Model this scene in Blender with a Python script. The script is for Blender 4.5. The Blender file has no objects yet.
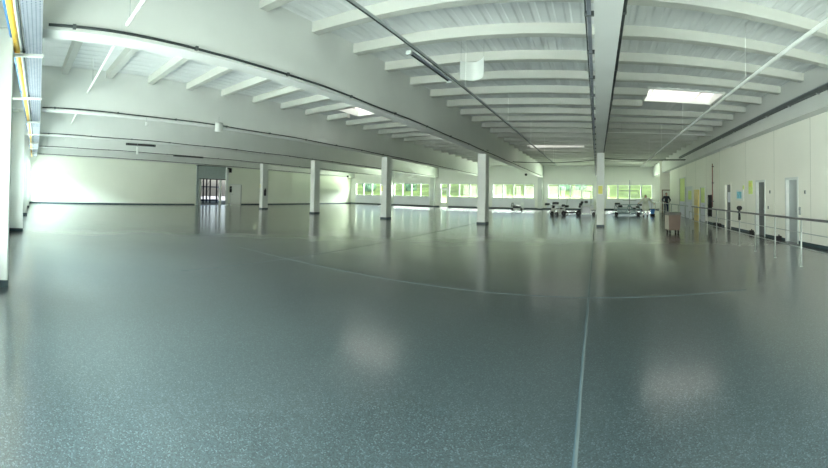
import bpy, math, random
from mathutils import Vector, Matrix
random.seed(7)
scene = bpy.context.scene
col = scene.collection
PI = math.pi

# ------------------------------------------------------------------ camera
W, H = 828, 468
FPX, VPX, VPY = 368.64, 596.99, 185.21          # pixels per radian, vanishing column, axis row
PITCH, ROLL = 0.0256, -0.0057
EYE = 1.62
cam_data = bpy.data.cameras.new('camera')
cam_data.type = 'PANO'
cam_data.panorama_type = 'CENTRAL_CYLINDRICAL'
cam_data.central_cylindrical_range_u_min = (0 - VPX) / FPX
cam_data.central_cylindrical_range_u_max = (W - VPX) / FPX
cam_data.central_cylindrical_range_v_min = -(H - VPY) / FPX
cam_data.central_cylindrical_range_v_max = VPY / FPX
cam_data.central_cylindrical_radius = 1.0
cam_data.clip_end = 500
cam = bpy.data.objects.new('camera', cam_data)
col.objects.link(cam)
cp, sp, cr, sr = math.cos(PITCH), math.sin(PITCH), math.cos(ROLL), math.sin(ROLL)
right = Vector((cr, 0, -sr))
up = Vector((cp * sr, -sp, cp * cr))
fwd = Vector((sp * sr, cp, sp * cr))
cam.matrix_world = Matrix(((right.x, up.x, -fwd.x, 0), (right.y, up.y, -fwd.y, 0),
                           (right.z, up.z, -fwd.z, EYE), (0, 0, 0, 1)))
scene.camera = cam

# ------------------------------------------------------------------ light, exposure
scene.view_settings.view_transform = 'Standard'
scene.view_settings.look = 'None'
scene.view_settings.gamma = 1
scene.view_settings.exposure = 0.36
scene.view_settings.use_curve_mapping = False
try:
    scene.cycles.use_denoising = True
    scene.cycles.max_bounces = 10
    scene.cycles.diffuse_bounces = 6
    scene.cycles.glossy_bounces = 4
    scene.cycles.transparent_max_bounces = 12
    scene.cycles.sample_clamp_indirect = 8
except Exception:
    pass
world = bpy.data.worlds.new('sky')
scene.world = world
world.use_nodes = True
nt = world.node_tree
sky = nt.nodes.new('ShaderNodeTexSky')
sky.sky_type = 'NISHITA'
sky.sun_disc = False
sky.sun_elevation = math.radians(48)
sky.sun_rotation = math.radians(80)
sky.dust_density = 3.0
bg = nt.nodes['Background']
nt.links.new(sky.outputs[0], bg.inputs[0])
bg.inputs[1].default_value = 0.3

def light(name, kind, energy, color, loc, rot, size=None):
    d = bpy.data.lights.new(name, kind)
    d.energy = energy
    d.color = color
    if kind == 'AREA':
        d.shape = 'RECTANGLE'
        d.size, d.size_y = size
    o = bpy.data.objects.new(name, d)
    col.objects.link(o)
    o.location = loc
    o.rotation_euler = rot
    return o

sun = light('sun', 'SUN', 2.2, (1, 0.97, 0.9), (20, 10, 60), (math.radians(-6), math.radians(40), 0))
# area panels added as daylight outside the rear windows (behind the camera) and the far windows: open sky, and light thrown up by the bright ground
REAR_SKY, REAR_FILL, REAR_GROUND, FAR_SKY, FAR_GROUND, SKY_GLOW = 82000, 8000, 5000, 46000, 21000, 0.95
light('rear_sky_light', 'AREA', REAR_SKY * 0.85, (0.86, 0.955, 1.0), (-20, -8.5, 9.5), (math.radians(48), 0, 0), (28, 8))
light('rear_sky_light', 'AREA', REAR_SKY * 0.15, (0.95, 0.99, 1.0), (2, -8.5, 9.5), (math.radians(48), 0, 0), (12, 8))
light('rear_fill_light', 'AREA', REAR_FILL, (1.0, 0.975, 0.92), (-15, -9.0, 2.6), (PI / 2, 0, 0), (36, 4.5))  # low panel added to brighten the right wall through the rear windows
light('rear_ground_light', 'AREA', REAR_GROUND, (1.0, 0.985, 0.95), (-12, -7.2, 0.02), (PI, 0, 0), (40, 10))
light('far_sky_light', 'AREA', FAR_SKY, (0.98, 1.0, 0.95), (-12, 51, 10.5), (math.radians(-52), 0, 0), (44, 9))
light('far_ground_light', 'AREA', FAR_GROUND, (0.95, 1.0, 0.84), (-12, 43.4, 0.3), (PI, 0, 0), (40, 6))

# ------------------------------------------------------------------ materials
def mat(name, color, rough=0.6, metal=0.0, noise=0.0, nscale=4.0, emit=0.0, spec=0.5, bump=0.0, bscale=80.0):
    m = bpy.data.materials.new(name)
    m.use_nodes = True
    n = m.node_tree
    b = n.nodes['Principled BSDF']
    b.inputs['Base Color'].default_value = (*color, 1)
    b.inputs['Roughness'].default_value = rough
    b.inputs['Metallic'].default_value = metal
    b.inputs['Specular IOR Level'].default_value = spec
    tc = n.nodes.new('ShaderNodeTexCoord')
    if noise > 0:
        t = n.nodes.new('ShaderNodeTexNoise')
        t.inputs['Scale'].default_value = nscale
        t.inputs['Detail'].default_value = 5
        n.links.new(tc.outputs['Object'], t.inputs['Vector'])
        r = n.nodes.new('ShaderNodeValToRGB')
        r.color_ramp.elements[0].position = 0.3
        r.color_ramp.elements[1].position = 0.7
        r.color_ramp.elements[0].color = (*[c * (1 - noise) for c in color], 1)
        r.color_ramp.elements[1].color = (*[min(1, c * (1 + noise)) for c in color], 1)
        n.links.new(t.outputs['Fac'], r.inputs['Fac'])
        n.links.new(r.outputs['Color'], b.inputs['Base Color'])
    if bump > 0:
        t2 = n.nodes.new('ShaderNodeTexNoise')
        t2.inputs['Scale'].default_value = bscale
        n.links.new(tc.outputs['Object'], t2.inputs['Vector'])
        bp = n.nodes.new('ShaderNodeBump')
        bp.inputs['Strength'].default_value = bump
        bp.inputs['Distance'].default_value = 0.01
        n.links.new(t2.outputs['Fac'], bp.inputs['Height'])
        n.links.new(bp.outputs['Normal'], b.inputs['Normal'])
    if emit > 0:
        b.inputs['Emission Color'].default_value = (*color, 1)
        b.inputs['Emission Strength'].default_value = emit
    return m

def glass_mat(name, tint=(0.95, 1, 0.97), gloss=0.02):
    m = bpy.data.materials.new(name)
    m.use_nodes = True
    n = m.node_tree
    n.nodes.clear()
    out = n.nodes.new('ShaderNodeOutputMaterial')
    tr = n.nodes.new('ShaderNodeBsdfTransparent')
    tr.inputs[0].default_value = (*tint, 1)
    gl = n.nodes.new('ShaderNodeBsdfGlossy')
    gl.inputs['Roughness'].default_value = 0.03
    mx = n.nodes.new('ShaderNodeMixShader')
    mx.inputs[0].default_value = gloss
    n.links.new(tr.outputs[0], mx.inputs[1])
    n.links.new(gl.outputs[0], mx.inputs[2])
    n.links.new(mx.outputs[0], out.inputs[0])
    return m

def floor_mat():
    m = bpy.data.materials.new('flaked_resin_floor')
    m.use_nodes = True
    n = m.node_tree
    b = n.nodes['Principled BSDF']
    tc = n.nodes.new('ShaderNodeTexCoord')
    vo = n.nodes.new('ShaderNodeTexVoronoi')
    vo.inputs['Scale'].default_value = 120
    n.links.new(tc.outputs['Object'], vo.inputs['Vector'])
    sep = n.nodes.new('ShaderNodeSeparateColor')
    n.links.new(vo.outputs['Color'], sep.inputs[0])
    r = n.nodes.new('ShaderNodeValToRGB')
    r.color_ramp.interpolation = 'CONSTANT'
    e = r.color_ramp.elements  # flakes from near black to pale grey
    e[0].position = 0.0
    e[0].color = (0.005, 0.011, 0.013, 1)
    e[1].position = 0.28
    e[1].color = (0.013, 0.023, 0.026, 1)
    k = e.new(0.62)
    k.color = (0.02, 0.033, 0.037, 1)
    k = e.new(0.9)
    k.color = (0.05, 0.07, 0.074, 1)
    n.links.new(sep.outputs[0], r.inputs['Fac'])
    no = n.nodes.new('ShaderNodeTexNoise')
    no.inputs['Scale'].default_value = 0.35
    no.inputs['Detail'].default_value = 6
    n.links.new(tc.outputs['Object'], no.inputs['Vector'])
    mr = n.nodes.new('ShaderNodeMapRange')
    mr.inputs['To Min'].default_value = 0.28
    mr.inputs['To Max'].default_value = 0.38
    n.links.new(no.outputs['Fac'], mr.inputs['Value'])
    n.links.new(mr.outputs[0], b.inputs['Roughness'])
    n.links.new(r.outputs['Color'], b.inputs['Base Color'])
    b.inputs['Coat Weight'].default_value = 1.0
    b.inputs['Coat Roughness'].default_value = 0.17
    b.inputs['Coat IOR'].default_value = 1.85
    b.inputs['Specular IOR Level'].default_value = 0.5
    return m

M = dict(
    floor=floor_mat(),
    ceil=mat('painted_deck', (0.68, 0.705, 0.705), 0.7, noise=0.04, nscale=1.5),
    joist=mat('painted_joist', (0.52, 0.535, 0.495), 0.6, noise=0.03, nscale=2),
    beam=mat('painted_beam', (0.64, 0.66, 0.635), 0.65, noise=0.04, nscale=0.8),
    column=mat('painted_column', (0.62, 0.655, 0.63), 0.55, noise=0.03, nscale=1.5),
    wall_left=mat('wall_paint_green_white', (0.78, 0.82, 0.72), 0.55, noise=0.03, nscale=0.4),
    wall_right=mat('wall_paint_cream', (0.9, 0.9, 0.82), 0.45, noise=0.025, nscale=0.4),
    wall_far=mat('wall_paint_white', (0.82, 0.84, 0.79), 0.6, noise=0.03, nscale=0.5),
    panel=mat('lilac_white_panel', (0.78, 0.80, 0.86), 0.5, noise=0.03, nscale=0.6),
    seam=mat('seam_grey', (0.6, 0.62, 0.55), 0.8, noise=0.05),
    base=mat('skirting_dark', (0.03, 0.055, 0.065), 0.5, noise=0.1),
    joint=mat('joint_strip', (0.045, 0.06, 0.061), 0.7, metal=0.0, noise=0.1, nscale=10),
    white=mat('white_paint', (0.84, 0.87, 0.84), 0.5, noise=0.02),
    frame=mat('window_frame_white', (0.72, 0.76, 0.74), 0.5, noise=0.02),
    dark=mat('dark_cable', (0.025, 0.035, 0.035), 0.6, noise=0.2, nscale=6),
    dgrey=mat('dark_grey_metal', (0.09, 0.105, 0.105), 0.45, metal=0.3, noise=0.1),
    grey=mat('grey_metal', (0.35, 0.38, 0.38), 0.45, metal=0.4, noise=0.08),
    galv=mat('galvanised', (0.25, 0.275, 0.315), 0.55, metal=0.35, noise=0.12, nscale=9),
    hole=mat('tray_slot', (0.06, 0.09, 0.14), 0.8, noise=0.1),
    yellow=mat('yellow_gas_pipe', (0.80, 0.50, 0.06), 0.4, noise=0.06, nscale=5),
    blue=mat('blue_pipe', (0.05, 0.20, 0.50), 0.4, noise=0.08),
    steel=mat('rail_steel', (0.50, 0.52, 0.51), 0.3, metal=0.85, noise=0.05),
    post=mat('post_grey', (0.42, 0.44, 0.43), 0.4, metal=0.4, noise=0.06),
    handrail=mat('handrail_grey', (0.20, 0.20, 0.20), 0.35, metal=0.6, noise=0.08),
    doorA=mat('door_light_grey', (0.40, 0.44, 0.45), 0.45, noise=0.03),
    doorB=mat('door_dark_grey', (0.135, 0.145, 0.15), 0.4, noise=0.05),
    brown=mat('brown_wood', (0.22, 0.14, 0.09), 0.5, noise=0.15, nscale=8),
    ochre=mat('ochre_yellow', (0.76, 0.62, 0.26), 0.5, noise=0.06),
    binbody=mat('brown_plastic', (0.17, 0.122, 0.1), 0.5, noise=0.06),
    binside=mat('beige_plastic', (0.45, 0.41, 0.35), 0.5, noise=0.05),
    lid=mat('grey_lid', (0.13, 0.13, 0.125), 0.5, noise=0.06),
    rubber=mat('black_rubber', (0.012, 0.012, 0.014), 0.7, noise=0.2),
    teal=mat('teal_grey_tube', (0.24, 0.34, 0.36), 0.4, metal=0.4, noise=0.08),
    tealpanel=mat('pale_teal_panel', (0.42, 0.52, 0.53), 0.45, noise=0.05),
    blackpad=mat('black_pad', (0.02, 0.025, 0.03), 0.6, noise=0.15),
    sky_glow=mat('skylight_diffuser', (1.0, 0.93, 0.87), 0.4, emit=SKY_GLOW, noise=0.02),
    shutter=mat('shutter_grey', (0.36, 0.43, 0.43), 0.5, noise=0.05),
    glass=glass_mat('window_glass'),
    lime=mat('yellow_green_sign_and_reflection', (0.66, 0.78, 0.24), 0.4, noise=0.08, nscale=12),
    cyan=mat('cyan_picture', (0.20, 0.62, 0.76), 0.35, noise=0.35, nscale=9),
    yellowsign=mat('yellow_notice', (0.72, 0.70, 0.16), 0.45, noise=0.08),
    red=mat('dark_red_pipe', (0.20, 0.06, 0.05), 0.45, noise=0.1),
    skin=mat('skin', (0.55, 0.33, 0.24), 0.55, noise=0.06, nscale=20),
    hair=mat('dark_hair', (0.02, 0.015, 0.012), 0.6, noise=0.3, nscale=40),
    navy=mat('navy_cloth', (0.012, 0.018, 0.035), 0.85, noise=0.15, nscale=20),
    jeans=mat('dark_blue_cloth', (0.02, 0.035, 0.085), 0.85, noise=0.15, nscale=20),
    coat=mat('cream_cloth', (0.72, 0.74, 0.66), 0.85, noise=0.06, nscale=10),
    pale=mat('pale_trousers', (0.60, 0.63, 0.60), 0.85, noise=0.06, nscale=10),
    grass=mat('meadow_grass', (0.19, 0.27, 0.075), 0.9, noise=0.45, nscale=0.16),
    bush=mat('bush_leaves', (0.13, 0.22, 0.14), 0.9, noise=0.4, nscale=1.2),
    paving=mat('outdoor_paving', (0.42, 0.42, 0.40), 0.9, noise=0.1),
)

# ------------------------------------------------------------------ mesh helpers
class MB:
    def __init__(s):
        s.v, s.f, s.mi, s.sm = [], [], [], []
    def add(s, verts, faces, mi=0, smooth=False):
        o = len(s.v)
        s.v += [tuple(v) for v in verts]
        for f in faces:
            s.f.append([i + o for i in f]); s.mi.append(mi); s.sm.append(smooth)
        return s
    def box(s, x0, x1, y0, y1, z0, z1, mi=0, dz=0.0, mat4=None):
        """dz: extra height at y1 (a sloping bar)"""
        vs = [Vector(p) for p in ((x0, y0, z0), (x1, y0, z0), (x1, y1, z0 + dz), (x0, y1, z0 + dz),
              (x0, y0, z1), (x1, y0, z1), (x1, y1, z1 + dz), (x0, y1, z1 + dz))]
        if mat4 is not None:
            vs = [mat4 @ v for v in vs]
        return s.add(vs, [(3, 2, 1, 0), (4, 5, 6, 7), (0, 1, 5, 4), (1, 2, 6, 5), (2, 3, 7, 6), (3, 0, 4, 7)], mi)
    def rbox(s, x0, x1, y0, y1, z0, z1, b=0.02, mi=0, mat4=None):
        """box with chamfered vertical edges and a chamfered top"""
        def ring(i, z):
            return [(x0 + b, y0 + i, z), (x1 - b, y0 + i, z), (x1 - i, y0 + b, z), (x1 - i, y1 - b, z),
                    (x1 - b, y1 - i, z), (x0 + b, y1 - i, z), (x0 + i, y1 - b, z), (x0 + i, y0 + b, z)]
        rs = [ring(b * 0.5, z0), ring(0, z0 + b), ring(0, z1 - b), ring(b * 0.8, z1)]
        vs = [Vector(p) for r in rs for p in r]
        if mat4 is not None:
            vs = [mat4 @ v for v in vs]
        fs = [tuple(range(7, -1, -1)), tuple(range(24, 32))]
        for k in range(3):
            for i in range(8):
                j = (i + 1) % 8
                fs.append((k * 8 + i, k * 8 + j, k * 8 + 8 + j, k * 8 + 8 + i))
        return s.add(vs, fs, mi)
    def tube(s, pts, r, n=8, mi=0, r_end=None):
        pts = [Vector(p) for p in pts]
        m = len(pts)
        rings = []
        for i, p in enumerate(pts):
            if i == 0: d = pts[1] - p
            elif i == m - 1: d = p - pts[i - 1]
            else: d = (pts[i + 1] - p).normalized() + (p - pts[i - 1]).normalized()
            d.normalize()
            a = d.cross(Vector((0, 0, 1)) if abs(d.z) < 0.9 else Vector((1, 0, 0))).normalized()
            b = d.cross(a)
            rr = r if r_end is None else r + (r_end - r) * i / (m - 1)
            rings.append([p + rr * (math.cos(2 * PI * k / n) * a + math.sin(2 * PI * k / n) * b) for k in range(n)])
        vs = [v for rg in rings for v in rg]
        fs = [tuple(range(n)), tuple((m - 1) * n + k for k in range(n - 1, -1, -1))]
        s.add(vs, fs, mi, False)
        o = len(s.v) - len(vs)
        for i in range(m - 1):
            for k in range(n):
                l = (k + 1) % n
                s.f.append([o + i * n + k, o + i * n + n + k, o + i * n + n + l, o + i * n + l])
                s.mi.append(mi); s.sm.append(True)
        return s
    def lathe(s, c, prof, axis='z', n=16, mi=0):
        """prof: list of (radius, along)"""
        vs = []
        for (r, a) in prof:
            for k in range(n):
                u, w = r * math.cos(2 * PI * k / n), r * math.sin(2 * PI * k / n)
                p = {'z': (u, w, a), 'x': (a, u, w), 'y': (w, a, u)}[axis]
                vs.append((c[0] + p[0], c[1] + p[1], c[2] + p[2]))
        fs = []
        for i in range(len(prof) - 1):
            for k in range(n):
                l = (k + 1) % n
                fs.append((i * n + k, i * n + l, i * n + n + l, i * n + n + k))
        fs.append(tuple(range(n - 1, -1, -1)))
        fs.append(tuple((len(prof) - 1) * n + k for k in range(n)))
        return s.add(vs, fs, mi, False)
    def ball(s, c, rad, n=12, m=8, mi=0, mat4=None):
        vs, fs = [], []
        for i in range(m + 1):
            t = PI * i / m
            for k in range(n):
                p = 2 * PI * k / n
                v = Vector((rad[0] * math.sin(t) * math.cos(p), rad[1] * math.sin(t) * math.sin(p), rad[2] * math.cos(t)))
                if mat4 is not None: v = mat4 @ v
                vs.append(v + Vector(c))
        for i in range(m):
            for k in range(n):
                l = (k + 1) % n
                fs.append((i * n + k, i * n + n + k, i * n + n + l, i * n + l))
        return s.add(vs, fs, mi, True)
    def capsule(s, a, b, ra, rb, n=10, mi=0):
        a, b = Vector(a), Vector(b)
        s.tube([a, b], ra, n, mi, rb)
        s.ball(a, (ra,) * 3, n, 6, mi); s.ball(b, (rb,) * 3, n, 6, mi)
        return s
    def build(s, name, mats, parent=None, loc=None, smooth=False):
        me = bpy.data.meshes.new(name)
        me.from_pydata(s.v, [], s.f)
        for m in (mats if isinstance(mats, (list, tuple)) else [mats]):
            me.materials.append(m)
        me.polygons.foreach_set('material_index', s.mi)
        me.polygons.foreach_set('use_smooth', [True] * len(s.f) if smooth else s.sm)
        me.update()
        o = bpy.data.objects.new(name, me)
        col.objects.link(o)
        if parent is not None: o.parent = parent
        if loc is not None: o.location = loc
        return o

def tag(o, label=None, cat=None, group=None, kind=None):
    if label: o['label'] = label
    if cat: o['category'] = cat
    if group: o['group'] = group
    if kind: o['kind'] = kind
    return o
def struct(o, label=None, cat=None, group=None):
    return tag(o, label, cat, group, 'structure')
def thing(name, label, cat, loc=(0, 0, 0), rz=0, group=None, kind=None):
    o = bpy.data.objects.new(name, None)
    o.empty_display_size = 0.2
    col.objects.link(o)
    o.location = loc
    o.rotation_euler = (0, 0, rz)
    return tag(o, label, cat, group, kind)
def copy_tree(o, parent=None):
    c = o.copy()
    col.objects.link(c)
    if parent is not None: c.parent = parent
    for ch in list(o.children):
        copy_tree(ch, c)
    return c

def rep(name, mb, mt, parent, places):
    """the same small part at several places of one thing"""
    first = None
    for p in places:
        if first is None:
            first = o = mb.build(name, mt, parent)
        else:
            o = first.copy()
            col.objects.link(o)
        o.location = p
def rng(a, b, st):
    out = []
    while a < b:
        out.append(a); a += st
    return out

# ------------------------------------------------------------------ dimensions
SL = -0.0156                    # fall of the roof towards the far wall
XL, XR, YF = -30.64, 6.29, 38.84
DECK, JOIST, BEAM = 5.42, 5.19, 4.01
def zr(z, y): return z + SL * y
BX = [6.25, 0.13, -5.86, -11.98, -18.0, -24.0, -30.25]   # beam centres
BW = 0.18                                                # half width
SKY = {0: 12.2, 2: 12.2, 4: 12.2, 1: 24.6, 3: 24.6, 5: 24.6}   # near edge of the skylight of each bay
SKD = 1.55
SKX = {0: (1.75, 4.35), 1: (-4.75, -0.95), 2: (-10.5, -7.7), 3: (-16.6, -13.5), 4: (-22.6, -19.5), 5: (-28.8, -25.8)}
YB0 = -1.2
def yb(x): return -0.66 - 0.05 * (x + 5.7)               # rear wall line

# ------------------------------------------------------------------ shell
m = MB(); m.box(XL - 0.3, XR + 2.2, -1.6, YF + 0.3, -0.2, 0)
struct(m.build('floor', M['floor']), 'dark grey-green speckled glossy resin floor', 'floor')
# corrugated roof deck, one strip per bay cut round the skylight openings
m = MB()
def deck(x0, x1, y0, y1):
    n = max(1, int(round((x1 - x0) / 0.33)))
    w = (x1 - x0) / n
    prof = []
    for i in range(n):
        a = x0 + i * w
        prof += [(a, 0), (a + w * 0.5, 0), (a + w * 0.62, 0.018), (a + w * 0.88, 0.018)]
    prof.append((x1, 0))
    vs = [(x, y0, zr(DECK + d, y0)) for x, d in prof] + [(x, y1, zr(DECK + d, y1)) for x, d in prof]
    k = len(prof)
    m.add(vs, [(i, i + 1, k + i + 1, k + i) for i in range(k - 1)])
edges = [XR + 2.2] + BX[1:-1] + [XL - 0.3]
for b in range(6):
    x1, x0 = edges[b], edges[b + 1]
    sy = SKY[b]; a, c = SKX[b]
    deck(x0, x1, -1.6, sy); deck(x0, x1, sy + SKD, YF + 0.3)
    deck(x0, a, sy, sy + SKD); deck(c, x1, sy, sy + SKD)
def slab(x0, x1, y0, y1):
    m.box(x0, x1, y0, y1, zr(DECK + 0.04, y0), zr(DECK + 0.2, y0), dz=SL * (y1 - y0))
for b in range(6):
    x1, x0 = edges[b], edges[b + 1]
    sy = SKY[b]; a, c = SKX[b]
    g = 0.07; slab(x0, x1, -1.6, sy - g); slab(x0, x1, sy + SKD + g, YF + 0.3); slab(x0, a - g, sy - g, sy + SKD + g); slab(c + g, x1, sy - g, sy + SKD + g)
struct(m.build('ceiling', M['ceil']), 'white corrugated roof deck', 'ceiling')

# joists run across the hall, cut where a skylight opens
def jshift(x):
    return 0.0 if x < -5.86 else (0.72 * (x + 5.86) / 5.99 if x < 0.13 else 0.72)
JY = [-0.14 + 1.46 * k for k in range(27)]
for yy in JY:
    m = MB()
    for b in range(6):
        xa, xb = max(edges[b + 1], XL), min(edges[b], XR + 0.1)
        cut = SKY[b] - 0.2 < yy + jshift(SKX[b][0]) < SKY[b] + SKD or SKY[b] - 0.2 < yy + jshift(SKX[b][1]) < SKY[b] + SKD
        for x0, x1 in ([(xa, SKX[b][0] - 0.06), (SKX[b][1] + 0.06, xb)] if cut else [(xa, xb)]):
            ya, yb_ = yy + jshift(x0), yy + jshift(x1)
            if yb_ > YF - 0.3: continue
            vs = []
            for z in (JOIST, DECK):
                vs += [(x0, ya, zr(z, ya)), (x1, yb_, zr(z, yb_)), (x1, yb_ + 0.2, zr(z, yb_ + 0.2)), (x0, ya + 0.2, zr(z, ya + 0.2))]
            m.add(vs, [(3, 2, 1, 0), (4, 5, 6, 7), (0, 1, 5, 4), (1, 2, 6, 5), (2, 3, 7, 6), (3, 0, 4, 7)])
    struct(m.build('ceiling_joist', M['joist']), 'white joist running across the hall under the roof deck', 'joist', 'roof joists')

beam_lab = ['white perimeter beam along the top of the right wall', 'white beam overhead leading to the column nearest the picture centre-right',
            'large white beam above the column with the junction bracket', 'white beam above the third column from the right',
            'white beam above the fourth column from the right', 'white beam above the leftmost free-standing column',
            'white perimeter beam along the top of the left wall']
for i, x in enumerate(BX):
    m = MB()
    zb = 4.17 if i == 0 else BEAM
    hw = 0.35 if i == 0 else BW
    m.box(x - hw, x + hw, yb(x), YF, zr(zb, yb(x)), zr(DECK - 0.005, yb(x)), dz=SL * (YF - yb(x)))
    struct(m.build('ceiling_beam', M['beam']), beam_lab[i], 'beam')

# left wall with the opening for the roller door
DY0, DY1, DH = 16.2, 19.5, 3.72
m = MB()
ztop = DECK
m.box(XL - 0.25, XL, -1.6, DY0, 0, ztop); m.box(XL - 0.25, XL, DY1, YF + 0.3, 0, ztop); m.box(XL - 0.25, XL, DY0, DY1, DH, ztop)
struct(m.build('wall_left', M['wall_left']), 'pale green-white left wall', 'wall')
m = MB(); m.box(XL, XL + 0.02, 0.6, DY0 - 0.25, 0, 0.12); m.box(XL, XL + 0.02, DY1 + 0.25, 19.85, 0, 0.12); m.box(XL, XL + 0.02, 21.25, YF, 0, 0.12)
struct(m.build('baseboard_left', M['base']))

# right wall with recesses for three doors, ends at Y = 31.4 and steps out
DOORS = [(10.4, 11.16), (12.86, 13.62), (16.56, 17.36)]
DTOP = 2.14
m = MB()
ys = [-1.6]
for a, b in DOORS: ys += [a, b]
ys.append(31.1)
for i in range(0, len(ys), 2): m.box(XR, XR + 0.3, ys[i], ys[i + 1], 0, DECK)
for a, b in DOORS: m.box(XR, XR + 0.3, a, b, DTOP, DECK)
m.box(XR, 8.2, 31.1, 31.4, 0, DECK)
m.box(7.9, 8.2, 31.4, YF + 0.3, 0, DECK)
for sy in (2.4, 4.8, 7.2, 9.6, 12.05, 14.7, 18.2, 20.6, 23.0, 25.4, 27.8): m.box(XR - 0.004, XR + 0.01, sy, sy + 0.02, 0.13, 4.1, mi=1)
struct(m.build('wall_right', [M['wall_right'], M['seam']]), 'cream right wall of wide panels', 'wall')
m = MB()
ys2 = [-1.3] + [v for d in DOORS for v in (d[0] - 0.07, d[1] + 0.07)] + [31.1]
for i in range(0, len(ys2), 2): m.box(XR - 0.02, XR, ys2[i], ys2[i + 1], 0, 0.1)
struct(m.build('baseboard_right', M['base']))
# white boxed return at the far right corner
m = MB(); m.box(5.72, 7.9, 33.2, 33.45, 0, 4.86)
struct(m.build('wall_return', M['wall_right']), 'white boxed return wall in the far right corner behind the man', 'wall')

# far wall with window openings
WZ0, WZ1 = 1.15, 2.72
WIN = [(0.95, 5.95), (-5.3, -0.35), (-11.35, -6.6), (-16.55, -12.7), (-23.9, -18.95), (-29.85, -24.55)]
FD = (-17.62, -16.62)                                    # glazed exit door
m = MB()
m.box(XL, 8.0, YF, YF + 0.3, WZ1, DECK)
xs = sorted([v for w in WIN for v in w])
segs = [XL] + xs + [8.0]
for i in range(0, len(segs), 2):
    a, b = segs[i], segs[i + 1]
    if a < FD[0] < b:
        m.box(a, FD[0], YF, YF + 0.3, 0, WZ1); m.box(FD[1], b, YF, YF + 0.3, 0, WZ1) if b > FD[1] else None
    else:
        m.box(a, b, YF, YF + 0.3, 0, WZ1)
for a, b in WIN: m.box(a, b, YF, YF + 0.3, 0, WZ0, mi=1)
struct(m.build('wall_far', [M['wall_far'], M['panel']]), 'white far wall with a band of windows', 'wall')
m = MB(); m.box(XL, FD[0] - 0.05, YF - 0.02, YF, 0, 0.15); m.box(FD[1] + 0.05, 7.9, YF - 0.02, YF, 0, 0.15)
struct(m.build('baseboard_far', M['base']))
PITCHES = [4, 4, 4, 3, 4, 4]
for i, (a, b) in enumerate(WIN):
    w = thing('window_%d' % (i + 1), None, None, ((a + b) / 2, YF, WZ0))
    struct(w)
    hw, hh = (b - a) / 2, WZ1 - WZ0
    f = MB()
    f.box(-hw, hw, 0.02, 0.12, 0, 0.07); f.box(-hw, hw, 0.02, 0.12, hh - 0.07, hh)
    n = PITCHES[i]
    for k in range(n + 1):
        x = -hw + k * 2 * hw / n
        t = 0.07 if 0 < k < n else 0.06
        x = min(max(x, -hw + t), hw - t)
        f.box(x - t, x + t, 0.02, 0.12, 0.07, hh - 0.07)
    f.build('window_frame', M['frame'], w)
    for k in range(n):
        g = MB(); x0 = -hw + k * 2 * hw / n + 0.07; x1 = -hw + (k + 1) * 2 * hw / n - 0.07
        g.box(x0, x1, 0.065, 0.075, 0.07, hh - 0.07)
        g.build('window_pane', M['glass'], w)
    sl = MB(); sl.box(-hw - 0.05, hw + 0.05, -0.12, 0.02, -0.05, 0.0)
    sl.build('window_sill', M['white'], w)
# glazed exit door
d = struct(thing('door_1', None, None, ((FD[0] + FD[1]) / 2, YF, 0)))
f = MB()
f.box(-0.5, -0.42, 0.0, 0.14, 0, WZ1); f.box(0.42, 0.5, 0.0, 0.14, 0, WZ1); f.box(-0.42, 0.42, 0.0, 0.14, 2.05, 2.15); f.box(-0.42, 0.42, 0.0, 0.14, WZ1 - 0.08, WZ1)
f.build('door_frame', M['frame'], d)
l = MB()
l.box(-0.42, -0.32, 0.03, 0.09, 0.01, 2.04); l.box(0.32, 0.42, 0.03, 0.09, 0.01, 2.04); l.box(-0.32, 0.32, 0.03, 0.09, 0.01, 0.5); l.box(-0.32, 0.32, 0.03, 0.09, 1.94, 2.04)
lf = l.build('door_leaf', M['white'], d)
g = MB(); g.box(-0.32, 0.32, 0.055, 0.065, 0.5, 1.94); g.build('door_pane', M['glass'], lf)
g = MB(); g.box(-0.42, 0.42, 0.055, 0.065, 2.15, WZ1 - 0.08); g.build('transom_pane', M['glass'], d)
g = MB(); g.tube([(0.36, 0.03, 1.05), (0.36, -0.04, 1.05), (0.24, -0.04, 1.05)], 0.012); g.build('door_handle', M['dgrey'], lf)

# rear wall: window band between the rear columns
m = MB()
BWIN = [(-29.4, -24.6), (-23.4, -18.6), (-17.5, -12.7), (-11.5, -6.6), (-5.3, -0.6), (0.6, 5.8)]
def bwall(x0, x1, z0, z1):
    vs = []
    for z in (z0, z1):
        vs += [(x0, yb(x0) - 0.25, z), (x1, yb(x1) - 0.25, z), (x1, yb(x1), z), (x0, yb(x0), z)]
    m.add(vs, [(3, 2, 1, 0), (4, 5, 6, 7), (0, 1, 5, 4), (1, 2, 6, 5), (2, 3, 7, 6), (3, 0, 4, 7)])
BZ0, BZ1 = 0.95, 3.45
bwall(XL, XR, 0, BZ0); bwall(XL, XR, BZ1, DECK)
s2 = [XL] + [v for w in BWIN for v in w] + [XR]
for i in range(0, len(s2), 2): bwall(s2[i], s2[i + 1], BZ0, BZ1)
struct(m.build('wall_rear', M['wall_far']), 'white rear wall with tall windows', 'wall')
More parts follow.
